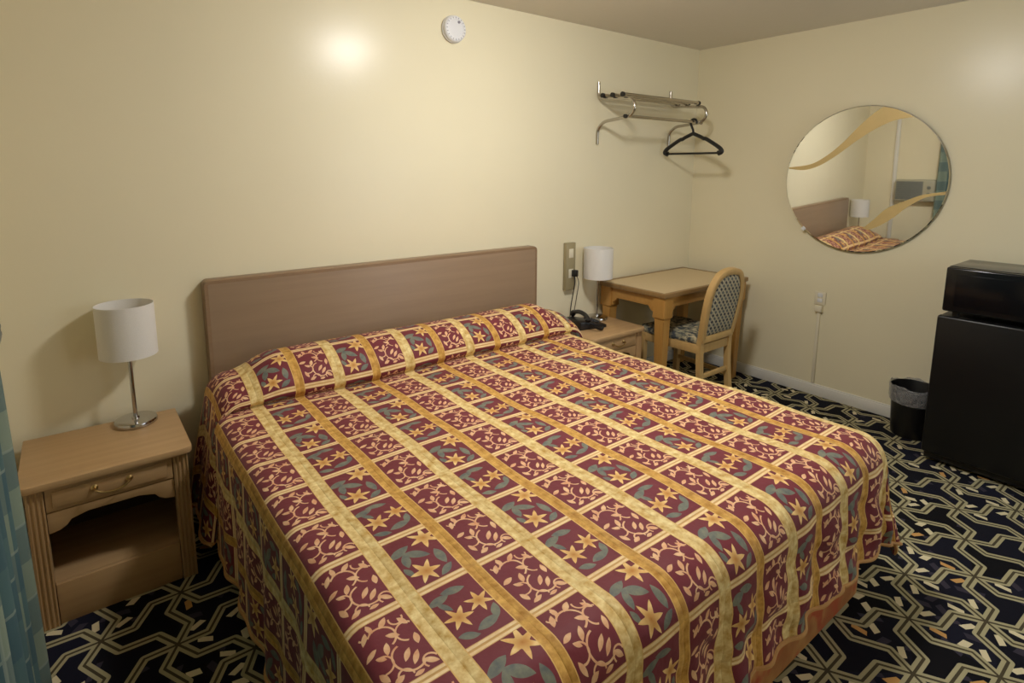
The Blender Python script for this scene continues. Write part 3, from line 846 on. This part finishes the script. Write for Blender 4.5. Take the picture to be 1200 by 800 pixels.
# ------------------------------------------------------------------ FRIDGE
fx, fy0, fy1, fz = 3.43, -1.812, -2.305, .80
t = thing('mini_fridge', 'black mini fridge standing on the carpet against the right wall', 'fridge', ((fx + XR) / 2, (fy0 + fy1) / 2, 0))
hy = (fy0 - fy1) / 2; hxx = .225
MB().box(-hxx + .05, hxx, -hy + .004, hy - .004, .02, fz - .004, .006).build('cabinet', M_FRIDGE, t)
d_ = MB(); d_.box(-hxx - .005, -hxx + .042, -hy, hy, .055, fz, .012, 3); door = d_.build('door', M_FRIDGE, t)
MB().box(-hxx + .041, -hxx + .051, -hy + .01, hy - .01, .065, fz - .01).build('gasket', M_CAP, t)
MB().box(-hxx - .0075, -hxx - .004, -hy + .095, -hy + .135, fz - .075, fz - .060, .001).build('badge', NB('silver_badge', .3, 1.0), door)
MB().box(-hxx + .02, -hxx + .052, -hy + .01, hy - .01, .018, .052, .003).build('kick_plate', M_BLACK, t)
for sx in (-.14, .19):
    for sy in (-1, 1): MB().lathe([(0, 0), (.018, 0), (.018, .014), (.010, .022), (0, .022)], 14, Matrix.Translation((sx, sy * (hy - .05), 0))).build('foot', M_CAP, t)

# ------------------------------------------------------------------ MICROWAVE
my0, my1 = -1.828, -2.30
t = thing('microwave', 'black microwave oven sitting on top of the mini fridge', 'microwave', (3.64, (my0 + my1) / 2, fz + .0005))
hy = (my0 - my1) / 2
MB().box(-.165, .18, -hy, hy, .022, .254, .008, 3).build('body', M_BLACKG, t)
d_ = MB(); d_.box(-.200, -.166, -hy + .115, hy, .026, .252, .010, 3); door = d_.build('door', M_BLACKG, t)
MB().box(-.2025, -.198, -hy + .16, hy - .045, .056, .220, .001).build('window', plain('dark_tinted_glass', rgb(12, 13, 18), .22, spec=.3), door)
MB().box(-.199, -.166, -hy, -hy + .113, .026, .252, .006).build('control_panel', M_BLACK, t)
for sx in (-.15, .15):
    for sy in (-1, 1): MB().lathe([(0, 0), (.015, 0), (.017, .023), (0, .023)], 14, Matrix.Translation((sx, sy * (hy - .05), 0))).build('foot', M_CAP, t)

# ------------------------------------------------------------------ WASTE BIN
t = thing('waste_bin', 'black waste bin with a clear liner between wall and fridge', 'bin', (3.752, -1.672, 0))
MB().lathe([(0, 0), (.092, 0), (.096, .006), (.116, .285), (.119, .292), (.116, .296), (.113, .290), (.093, .012), (0, .010)], 40).build('bucket', M_BLACK, t)
tm = MB(); tm.lathe([(.112, .20), (.117, .297), (.1195, .302), (.1225, .296), (.1225, .28), (.1195, .225), (.1175, .205)], 80)
for v in tm.bm.verts:
    a = math.atan2(v.co.y, v.co.x); r_ = v.co.to_2d().length
    if r_ > .118: 
        kk = 1 + .010 * (1 + math.sin(a * 9 + v.co.z * 50)) + .005 * (1 + math.sin(a * 17))
        v.co.x *= kk; v.co.y *= kk; v.co.z += .007 * math.sin(a * 5) + .003 * math.sin(a * 13)
tm.build('liner', M_LINER, t)

# ------------------------------------------------------------------ AIR CONDITIONER (left wall)
t = thing('air_conditioner', 'beige wall air conditioner on the left wall, seen in the round mirror', 'air conditioner', (XL, -.565, 1.115))
MB().box(0.0005, .100, -.205, .205, -.13, .13, .022, 4).build('housing', M_AC, t)
g = MB()
for k_ in range(9): g.box(.0985, .1025, -.075, .185, -.098 + k_ * .024, -.086 + k_ * .024, .002)
g.box(.0985, .1005, -.08, .19, -.105, .112)
g.build('grille', M_ACG, t)
c_ = MB(); c_.box(.099, .105, -.180, -.100, -.105, .11, .003); c_o = c_.build('control_panel', M_AC, t)
for zz in (-.04, .04): MB().lathe([(0, 0), (.020, 0), (.018, .012), (0, .013)], 20, Matrix.Translation((.105, -.14, zz)) @ Matrix.Rotation(PI / 2, 4, 'Y')).build('knob', M_ACG, c_o)

# ------------------------------------------------------------------ CURTAIN (left, near the camera)
t = thing('curtain', 'teal plaid curtain hanging down the left wall beside the nightstand', 'curtain', (-.284, -.80, 0))
bm = bmesh.new(); uvl = bm.loops.layers.uv.new('UVMap')
NU, NV = 150, 30; ZT, ZB = 2.22, .03
def cpt(i, k_):
    s_ = i / NU; zf = k_ / NV
    fl = .8 + .5 * (1 - zf)
    y_ = .015 + .02 * (1 - zf) - 1.75 * s_ * (1.0)
    x_ = .022 * fl * math.sin(s_ * 2 * PI * 13 + 1.2) + .006 * math.sin(s_ * 61 + zf * 2) + .030 * (1 - zf)
    return Vector((x_, y_, ZB + (ZT - ZB) * zf))
G = [[bm.verts.new(cpt(i, k_)) for k_ in range(NV + 1)] for i in range(NU + 1)]
for i in range(NU):
    for k_ in range(NV):
        f = bm.faces.new((G[i][k_], G[i + 1][k_], G[i + 1][k_ + 1], G[i][k_ + 1])); f.smooth = True
        for lp, (a, c) in zip(f.loops, ((i, k_), (i + 1, k_), (i + 1, k_ + 1), (i, k_ + 1))): lp[uvl].uv = (a / NU * 2.6, c / NV * 2.2)
me = bpy.data.meshes.new('drape'); bm.to_mesh(me); bm.free(); me.materials.append(M_CURT.mat)
o = bpy.data.objects.new('drape', me); COL.objects.link(o); o.parent = t
so = o.modifiers.new('thickness', 'SOLIDIFY'); so.thickness = .003
MB().tube([(0, .06, 2.235), (0, -1.85, 2.235)], .012, 12).build('rod', M_CHROME, t)
for yy in (.04, -1.82): MB().box(-.088, .008, yy - .008, yy + .008, 2.225, 2.245, .002).build('rod_bracket', M_CHROME, t)

# ------------------------------------------------------------------ CAMERA
f_, cx_, cy_, yaw, pitch, roll = 663.85, 591.18, 303.46, -.6535, -.1578, .0021
cam = bpy.data.cameras.new('camera'); co = bpy.data.objects.new('camera', cam); COL.objects.link(co)
cam.sensor_width = 36.0; cam.sensor_fit = 'HORIZONTAL'; cam.lens = f_ / 1200 * 36
cam.shift_x = (600 - cx_) / 1200; cam.shift_y = (cy_ - 400) / 1200
cam.clip_start = .02; cam.clip_end = 50
right = Vector((0.79414283, -0.60772746, 0.00211994)); up = Vector((0.09385353, 0.12608727, 0.9875695)); fw = Vector((0.6004404, 0.78407228, -0.15716867))
mw = Matrix((right, up, -fw)).transposed().to_4x4(); mw.translation = Vector((-.0505, -2.7094, 1.536))
co.matrix_world = mw
scene.camera = co

# ------------------------------------------------------------------ WORLD / VIEW
wd = bpy.data.worlds.new('world'); scene.world = wd; wd.use_nodes = True
wd.node_tree.nodes['Background'].inputs[0].default_value = (.5, .55, .6, 1); wd.node_tree.nodes['Background'].inputs[1].default_value = 0.0
vs = scene.view_settings
vs.view_transform = 'Standard'; vs.look = 'None'; vs.gamma = 1.0; vs.use_curve_mapping = False; vs.exposure = 0.0
scene.cycles.max_bounces = 10; scene.cycles.diffuse_bounces = 6; scene.cycles.transparent_max_bounces = 12
scene.cycles.sample_clamp_indirect = 6.0
scene.cycles.use_denoising = True
